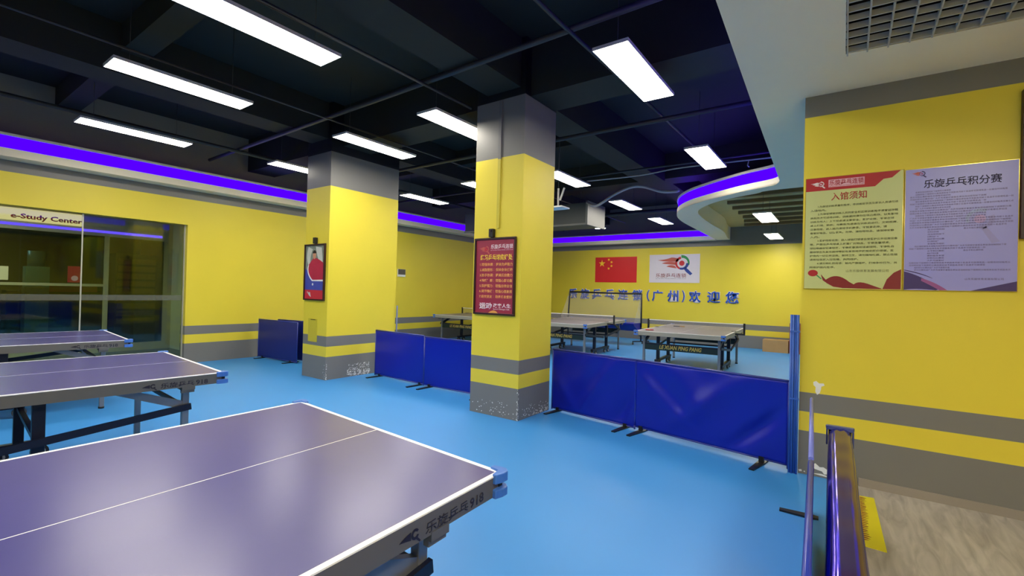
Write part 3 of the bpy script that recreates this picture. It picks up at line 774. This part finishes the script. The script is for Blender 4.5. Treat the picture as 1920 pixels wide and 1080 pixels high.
# glossy rail in the right foreground
rl = thing('padded_rail', 'long glossy dark violet rail with a blue end cap, right foreground', 'rail', (0, 0, 0))
A = Vector((-.015, 3.0, 0)); B = Vector((.034, .55, 0)); dd = (B - A); n_ = Vector((dd.y, -dd.x, 0)).normalized() * -1
dn = dd.normalized()
def rail_ring(t, wv, zt):
    c = A + dd * t; pts = []
    prof = [(-1, .04), (-1, .60), (-.98, .70), (-.90, .735), (-.6, .748), (-.3, .7525), (0, .750), (.3, .7535), (.6, .749), (.9, .735), (.98, .70), (1, .60), (1, .04)]
    return [(c + n_ * (p[0] * wv)) + Vector((0, 0, p[1] + (zt if p[1] > .69 else 0))) for p in prof]
bm = bmesh.new(); rws = []
rnd = random.Random(5)
for i in range(61):
    t_ = i / 60
    wv = .050 + .002 * math.sin(t_ * 9)
    rws.append([bm.verts.new(p) for p in rail_ring(t_, wv, .0016 * math.sin(t_ * 23) + .001 * math.sin(t_ * 61))])
for i in range(60):
    for j in range(len(rws[0]) - 1):
        f_ = bm.faces.new((rws[i][j], rws[i + 1][j], rws[i + 1][j + 1], rws[i][j + 1])); f_.smooth = True
bm.faces.new(rws[0]); bm.faces.new(rws[-1][::-1])
bmesh.ops.recalc_face_normals(bm, faces=bm.faces)
me = bpy.data.meshes.new('rail_body'); bm.to_mesh(me); bm.free(); me.materials.append(M['rail'])
ro = bpy.data.objects.new('rail_body', me); C.objects.link(ro); ro.parent = rl
cp = MB()
mtc = Matrix((-n_, -dn, Vector((0, 0, 1)))).transposed().to_4x4(); mtc.translation = A
cp.prism([(-.058, -.022), (.058, -.022), (.062, .0), (.058, .012), (-.058, .012), (-.062, 0)], .742, .762, mtc).box(-.060, -.052, -.02, .012, .66, .745, mtc).box(.052, .060, -.02, .012, .66, .745, mtc).box(-.05, .05, .002, .012, .3, .745, mtc)
cp.build('end_cap', mat('end_cap_blue', (62, 74, 128), .3), rl, bevel=.004)
MB().bar(A + Vector((0, 0, .02)), B + Vector((0, 0, .02)), .07, .04).build('foot_plate', M['black'], rl)

# yellow sheet on the wood floor
ys = thing('floor_sign', 'yellow sheet with dark red print on the grey wood floor', 'sheet', (0, 0, 0))
flat('sheet', [[(.055, 3.42), (.212, 3.41), (.186, 4.28), (.075, 4.26)]], M['sheet'], ys, 0.0, .003)
fb_ = MB(); rnd = random.Random(8)
for k in range(26):
    yy = 3.50 + k * .029; xx = .128 - (yy - 3.4) * .006
    fb_.prism([(xx - .02, yy), (xx + rnd.uniform(.004, .02), yy + rnd.uniform(.0, .01)), (xx + rnd.uniform(-.004, .012), yy + .014), (xx - .02, yy + .018)], .003, .0036)
fb_.build('print', M['redink'], ys)

# ================================================================ WALL PIECES
# far wall: flag, emblem board, raised lettering
fl = thing('wall_flag', 'red flag with five yellow stars on the far wall', 'flag', mtx=plane_y(-6.98, 14.6, 1.815))
MB().box(0, 1.46, 0, .84, 0, .012).build('flag_cloth', M['red'], fl)
def star(cx, cy, r, rot):
    return [(cx + (r if k % 2 == 0 else r * .38) * math.sin(rot + k * PI / 5), cy + (r if k % 2 == 0 else r * .38) * math.cos(rot + k * PI / 5)) for k in range(10)]
u = 1.46 / 30; v = .84 / 20
for cx, cy, r, ro_ in [(5, 15, 3, 0), (10, 18, 1.2, .5), (12, 16, 1.2, .2), (12, 13, 1.2, 0), (10, 11, 1.2, .4)]:
    flat('star', [[(x_, y_) for x_, y_ in star(cx * u, cy * v, r * v, ro_)]], M['star'], fl, .012, .014)
lb = thing('emblem_board', 'white board with a flaming bat emblem beside the red flag', 'board', mtx=plane_y(-5.10, 14.597, 1.82))
MB().box(0, 1.53, 0, .875, 0, .015).build('board', M['paper'], lb)
logo(lb, .26, .25, 1.06, .015)
text('乐旋乒乓连锁', .21, .16, .93, .13, mat('emblem_text_red', (140, 44, 52), .5), lb, z=.0155, bold=.005)
text('LE XUAN PING PANG LIAN SUO', .21, .115, .93, .025, mat('emblem_text_grey', (120, 110, 116), .5), lb, z=.0155)
wl = thing('wall_lettering', 'raised blue Chinese characters with pale edges in a row on the far wall', 'lettering', mtx=plane_y(0, 14.6, 0))
def zx(px):  # photo column of the row -> metres along the wall
    return -7.99 + (px - 1067) / (1387 - 1067) * 5.52
row = [('乐', 1067, 1083), ('旋', 1090, 1107), ('乒', 1113, 1130), ('乓', 1138, 1155), ('连', 1162, 1180), ('锁', 1188, 1206), ('(', 1213, 1218), ('广', 1224, 1244), ('州', 1254, 1275), (')', 1282, 1287), ('欢', 1295, 1316), ('迎', 1328, 1351), ('您', 1361, 1386)]
XW = {1067: -7.982, 1085: -7.603, 1215: -5.128, 1345: -3.07, 1387: -2.47}
ks = sorted(XW)
def zx(px):
    for a_, b_ in zip(ks, ks[1:]):
        if px <= b_: return XW[a_] + (px - a_) / (b_ - a_) * (XW[b_] - XW[a_])
    return XW[ks[-1]]
for i, (ch, a0, a1) in enumerate(row):
    xa, xb = zx(a0), zx(a1); y0 = 1.24 + .0; hgt = .34
    bk = text(ch, xa - .015, y0 - .015, xb - xa + .03, hgt + .03, M['paper'], wl, 'character', z=.005, ex=.02, bold=.045)
    text(ch, xa, y0, xb - xa, hgt, M['blue_let'], bk, 'character_face', z=.026, ex=.004, bold=.018)

# two notices on the right wall
n1 = thing('notice_board', 'cream notice with a crimson header on the right wall, left of the pair', 'notice', mtx=plane_y(-.285, 4.497, 1.507))
MB().box(0, .618, 0, .898, 0, .012).build('acrylic_edge', M['acrylic'], n1)
MB().box(.004, .614, .004, .894, .012, .014).build('sheet', M['cream'], n1)
flat('header_band', [[(.004, .79), (.45, .79), (.50, .84), (.55, .845), (.60, .894), (.004, .894)]], M['header'], n1, .014, .0146)
logo(n1, .035, .808, .10, .0148, ('wprint', 'pprint', 'wprint', 'wprint'))
flat('header_plate', [[(.155, .812), (.385, .812), (.385, .872), (.155, .872)]], M['pprint'], n1, .0146, .015)
text('乐旋乒乓连锁', .160, .826, .22, .042, M['header'], n1, z=.0151, bold=.012)
text('LE XUAN PING PANG LIAN SUO', .160, .815, .22, .008, M['header'], n1, z=.0151)
text('入馆须知', .175, .705, .225, .062, M['header'], n1, 'title', z=.0146, bold=.008)
body = ["      1.为保证训练质量和秩序，非训练班学员及家长人员请勿进",
 "入场地内。", "      2.为保证球馆训练人员的安全和正常训练秩序请穿运动鞋",
 "换鞋后方可进场训练。训练期间请勿在场边走动，以免影响",
 "训练及他人；上下球桌请注意安全。爱护设施，不得在球",
 "桌上打闹、跳跃；与教练沟通请在训练后进行。文明观赛，", "注意场馆，进入馆内请将手机静音，不随意走动，请",
 "看管好物品，以防丢失。勿带、宠物等物品，请保持安静", "入内。", "      3.爱护场馆设施：进入球馆打球请自觉爱护公共设施设备",
 "等，严禁在乒乓球桌上放置任何物品，不得坐靠球桌，", "球拍等器材轻拿轻放，不得故意损坏球桌球网，不得私自", "挪动球台及其他器材等如有发现将按照规定照价赔偿，爱",
 "护场内一切公共设施。保持卫生，请勿随地吐痰，禁止吸烟", "请将垃圾放入垃圾桶，共同维护。", "      4.请文明礼貌用语：馆内严禁喧哗、打闹争吵行为，共",
 "同维护馆内秩序。"]
y_ = .672
for ln_ in body:
    n = len(ln_.strip()); ind = .05 if ln_.startswith(' ') else 0
    wmax = .55 - ind
    full = 24 if ind else 26
    text(ln_.strip(), .038 + ind, y_ - .018, wmax * min(1, n / full), .017, M['txt'], n1, 'body_text', z=.0146, ex=.0004, bold=.01)
    y_ -= .0305
text('山东乐旋体育发展有限公司', .28, .135, .26, .020, M['txt'], n1, 'body_text', z=.0146, ex=.0004)
flat('bat_print', [[(.062 + .034 * math.cos(a), .128 + .026 * math.sin(a)) for a in [k * PI / 10 for k in range(20)]]], M['header'], n1, .0146, .0152)
flat('bat_handle_print', [[(.085, .108), (.118, .078), (.122, .084), (.092, .114)]], M['l_green'], n1, .0146, .0152)
rib = swoosh([(.118, .118), (.13, .10), (.15, .075)] + bez((.15, .075), (.22, .14), (.30, .06), 8) + bez((.33, .04), (.36, .075), (.44, .035), 6) + [(.50, .01)],
             [(.118, .110), (.13, .07), (.16, .045), (.20, .02), (.26, .01), (.36, .008), (.44, .006), (.50, .006)])
flat('ribbon_print', [rib, [(.505, .006), (.53, .08), (.57, .13), (.612, .155), (.612, .006)]], mat('ribbon_red', (132, 18, 30), .4), n1, .0146, .0152)

n2 = thing('notice_board', 'white notice tinted by a painted lavender reflection, with dark title and purple brush strokes, right of the pair', 'notice', mtx=plane_y(.340, 4.497, 1.507))
MB().box(0, .588, 0, .89, 0, .012).build('acrylic_edge', M['acrylic'], n2)
MB().box(.003, .583, .003, .887, .012, .014).build('sheet', M['lavender'], n2)
logo(n2, .035, .822, .085, .0142, ('l_flame', 'purple2', 'purple', 'purple'))
text('乐旋乒乓积分赛', .105, .742, .40, .062, mat('title_navy', (28, 26, 76), .5), n2, 'title', z=.0142, bold=.01)
rnd = random.Random(3)
seg = "为提高训练水平和比赛积极性本馆每月组织积分比赛欢迎广大乒乓球爱好者报名参加活动规则如下按照积分高低排名给予奖励本月前十名选手可获得奖品一份报名时间每周五晚七点开始解释权归本馆所有参赛选手必须穿运动服"
y_ = .722
for k in range(34):
    ind = rnd.choice((0, .03, .03, 0)); wd = rnd.choice((.52, .53, .50, .40, .22)) if k not in range(16, 23) and k not in range(25, 30) else .09
    x0 = .03 + ind
    if wd < .1: x0 = .13
    s0 = rnd.randint(0, 40); n = max(5, int(wd / .0135))
    text(seg[s0:s0 + n], x0, y_ - .0115, wd - ind, .0115, M['txt_p'], n2, 'body_text', z=.0142, ex=.0004)
    if k in (16, 25): text(seg[4:12], .32, y_ - .0115, .10, .0115, M['txt_p'], n2, 'body_text', z=.0142, ex=.0004)
    y_ -= .0172
text('山东乐旋体育发展有限公司', .33, .078, .19, .014, M['txt_p'], n2, 'body_text', z=.0142, ex=.0004)
flat('ghost_print', [arc(.40, .50, .05, .075, 60, 200, taper=.3)], M['ghost_g'], n2, .0141, .0142)
flat('ghost_print', [arc(.40, .50, .0005, .03, 0, 359)], M['ghost_r'], n2, .0141, .0142)
flat('ghost_print', [arc(.40, .50, .045, .075, 20, -90, taper=.3), [(.43, .45), (.50, .34), (.46, .33), (.41, .43)]], M['ghost_b'], n2, .0141, .0142)
flat('brush_print', [swoosh(bez((.003, .14), (.12, .10), (.20, .012)), bez((.003, .003), (.06, .02), (.18, .003)))], M['purple'], n2, .0142, .0148)
flat('brush_print', [swoosh(bez((.583, .07), (.50, .045), (.36, .003)), [(.583, .003), (.36, .003)])], M['purple'], n2, .0142, .0148)
flat('brush_print', [swoosh(bez((.10, .09), (.18, .06), (.24, .004)), bez((.10, .07), (.15, .04), (.20, .003)))], M['purple2'], n2, .0148, .0152)
flat('brush_print', [swoosh(bez((.003, .152), (.10, .13), (.16, .09)), bez((.003, .147), (.10, .12), (.16, .088)))], M['purple'], n2, .0148, .0152)
hb = thing('hanging_board', 'dark maroon board at the right photo edge beyond the lavender-tinted notice', 'board', mtx=plane_y(.932, 4.5, 1.86))
MB().box(0, .6, 0, .99, 0, .04).build('board', mat('board_maroon', (62, 20, 24), .4), hb)
MB().box(.0, .02, 0, .99, .04, .05).build('edge_strip', M['frame'], hb)

# framed posters on the two pillars
q1 = thing('framed_poster', 'maroon framed poster with yellow Chinese lines on the near pillar', 'poster', mtx=plane_y(-3.567, 4.224, 1.150))
fr_ = MB().box(0, .59, 0, .022, 0, .03).box(0, .59, .862, .884, 0, .03).box(0, .022, .022, .862, 0, .03).box(.568, .59, .022, .862, 0, .03)
fr_.build('frame', M['frame'], q1, bevel=.003)
MB().box(.02, .57, .02, .864, 0, .015).build('sheet', M['maroon'], q1)
logo(q1, .06, .70, .16, .0152, ('l_flame', 'l_red', 'l_flame', 'l_flame'))
text('乐旋乒乓连锁', .235, .755, .315, .052, M['wprint'], q1, z=.0152, bold=.01)
text('LE XUAN PING PANG LIAN SUO', .235, .735, .315, .011, M['pprint'], q1, z=.0152)
text('练习乒乓球的好处', .085, .625, .46, .068, M['yprint'], q1, 'title', z=.0152, bold=.02)
for k, (a_, b_) in enumerate([('增强体质', '提高免疫能力'), ('减脂塑形', '保持身体健康'), ('协手协调', '提高反应能力'), ('锻炼腿部', '增强心肺功能'), ('保护视力', '增强自律自信'), ('调节情绪', '增强心理素质'), ('结交朋友', '培养终身爱好')]):
    yy = .560 - k * .0615
    text('%d.%s' % (k + 1, a_), .080, yy, .19, .036, M['oprint'], q1, 'body_text', z=.0152, bold=.015)
    text(':', .285, yy + .005, .006, .024, M['oprint'], q1, 'body_text', z=.0152)
    text(b_, .315, yy, .235, .036, M['oprint'], q1, 'body_text', z=.0152, bold=.015)
text('运动', .085, .062, .185, .075, M['wprint'], q1, 'slogan', z=.0152, bold=.03)
text('改变人生', .290, .085, .245, .048, M['wprint'], q1, 'slogan', z=.0152, bold=.02)
text('Sport Changes Life', .290, .058, .23, .018, M['wprint'], q1, 'slogan', z=.0152)
flat('corner_print', [[(.22, .022), (.36, .022), (.33, .045), (.29, .052), (.25, .04)]], M['oprint'], q1, .015, .0156)

q2 = thing('framed_poster', 'dark framed picture of a player in red on the second pillar', 'poster', mtx=plane_y(-7.035, 4.13, 1.205))
fr_ = MB().box(0, .56, 0, .024, 0, .03).box(0, .56, .856, .88, 0, .03).box(0, .024, .024, .856, 0, .03).box(.536, .56, .024, .856, 0, .03)
fr_.build('frame', M['frame'], q2, bevel=.003)
MB().box(.02, .54, .02, .86, 0, .014).build('sheet', M['p_grey'], q2)
flat('pale_print', [swoosh(bez((.10, .84), (.02, .70), (.10, .55)), bez((.22, .80), (.14, .70), (.16, .55))), swoosh(bez((.30, .84), (.34, .68), (.42, .58)), bez((.46, .82), (.48, .70), (.50, .56)))], M['p_pale'], q2, .014, .0146)
flat('blue_print', [[(.024, .16), (.536, .16), (.536, .34), (.30, .36), (.16, .42), (.024, .50)]], M['p_blue'], q2, .014, .0146)
flat('figure_print', [[(.10, .44), (.12, .56), (.19, .62), (.24, .66), (.33, .66), (.44, .62), (.52, .58), (.53, .30), (.30, .30), (.16, .36)]], M['p_red'], q2, .0146, .0152)
flat('head_print', [[(.27 + .045 * math.cos(a), .705 + .06 * math.sin(a)) for a in [k * PI / 8 for k in range(16)]]], M['skin'], q2, .0146, .0154)
flat('hair_print', [[(.27 + .05 * math.cos(a), .735 + .05 * math.sin(a)) for a in [k * PI / 8 for k in range(9)]]], M['black'], q2, .0154, .0158)
flat('white_line_print', [swoosh(bez((.10, .55), (.04, .42), (.22, .30), 12) + [(.536, .30)], bez((.125, .55), (.07, .43), (.23, .32), 12) + [(.536, .325)])], M['white'], q2, .0154, .016)
flat('ball_print', [arc(.24, .25, .0005, .02, 0, 359)], M['white'], q2, .0154, .016)
flat('red_print', [[(.024, .024), (.536, .024), (.536, .16), (.024, .165)]], mat('print_red', (200, 44, 62), .4), q2, .0146, .0152)
flat('mark_print', [[(.08, .15), (.13, .12), (.17, .13), (.20, .05), (.14, .08)], [(.07, .13), (.10, .10), (.09, .12)]], M['p_pale'], q2, .0152, .0158)
# little black camera-like units over both posters
for loc, lab in (((-3.315, 4.205, 2.04), 'small black sensor box on top of the maroon poster, near pillar'), ((-6.74, 4.11, 2.09), 'small black sensor box above the framed player picture')):
    s_ = thing('sensor_box', lab, 'sensor', loc)
    MB().box(-.03, .03, -.03, .02, 0, .095).build('body', M['black'], s_, bevel=.004)
    MB().tube([(0, -.028, .07), (0, -.036, .07)], .012, 12).build('lens', M['frame'], s_)
    MB().box(-.012, .012, -.012, .02, -.012, .0).build('stand', M['black'], s_)
th = thing('wall_display', 'small dark wall display with white lower edge, right of the second pillar', 'display', mtx=plane_x(-9.5, 8.11, 1.735))
MB().box(0, .26, 0, .2, 0, .025).build('body', M['white'], th, bevel=.004)
MB().box(.008, .252, .055, .195, .025, .028).build('screen', mat('screen_grey', (78, 76, 80), .2), th)

# ball catching net
bn = thing('ball_catch_net', 'free-standing ball catching net with black frame and blue tray', 'net', (0, 13.0, 0))
MB().tube([(-7.07, 0, 1.46), (-4.757, 0, 1.449)], .024, 8).tube([(-7.07, 0, 1.46), (-7.12, 0, .66)], .024, 8).tube([(-4.757, 0, 1.449), (-4.75, 0, .50)], .024, 8).tube([(-7.12, 0, .60), (-4.75, 0, .60)], .020, 8).build('frame', M['black'], bn)
MB().prism([(-7.07, 1.44), (-4.77, 1.43), (-4.76, .62), (-7.12, .66)], 0, .003, Matrix(((1, 0, 0, 0), (0, 0, 1, 0), (0, 1, 0, 0), (0, 0, 0, 1)))).build('netting', M['net'], bn)
for s in (-7.10, -4.76): MB().prism([(0, 1.44), (-.55, .62), (0, .62)], s, s + .003, Matrix(((0, 0, 1, 0), (1, 0, 0, 0), (0, 1, 0, 0), (0, 0, 0, 1)))).build('side_netting', M['net'], bn)
MB().prism([(0, .62), (-.55, .62), (-.50, .56), (-.12, .38), (0, .42)], -7.10, -4.77, Matrix(((0, 0, 1, 0), (1, 0, 0, 0), (0, 1, 0, 0), (0, 0, 0, 1)))).build('ball_tray', M['netblue'], bn)
for s in (-7.11, -4.75):
    lg = MB().tube([(s, 0, .60), (s, 0, .10)], .022, 8).build('leg', M['navy'], bn)
    MB().tube([(s - .16, -.22, .09), (s + .16, .22, .09)], .016, 8).build('foot_bar', M['navy'], lg)
    for k in (-1, 1):
        MB().tube([(s + k * .15 - .012, k * .21, .035), (s + k * .15 + .012, k * .21, .035)], .035, 12).tube([(s + k * .15, k * .21, .035), (s + k * .15, k * .21, .09)], .008, 6).build('wheel', M['tyre'], lg)

# cartons by the far wall
c_ = thing('carton', 'brown cardboard carton on the floor against the far wall', 'carton', (-1.49, 14.2, 0))
MB().box(-.30, .29, -.2, .2, 0, .31).build('box_body', M['carton'], c_)
MB().box(-.30, .29, -.2, .0, .31, .318).box(-.30, .29, .004, .2, .31, .318).build('flap', M['carton'], c_)
MB().box(-.302, .292, -.025, .025, .316, .320).build('tape', M['tape'], c_)
c2 = thing('carton', 'taller red-brown carton edge beside the brown carton', 'carton', (-1.06, 14.2, 0))
MB().box(-.12, .35, -.18, .2, 0, .78).build('box_body', M['carton_dark'], c2)
MB().box(-.12, .35, -.18, .01, .78, .786).box(-.12, .35, .015, .2, .78, .786).build('flap', M['carton'], c2)
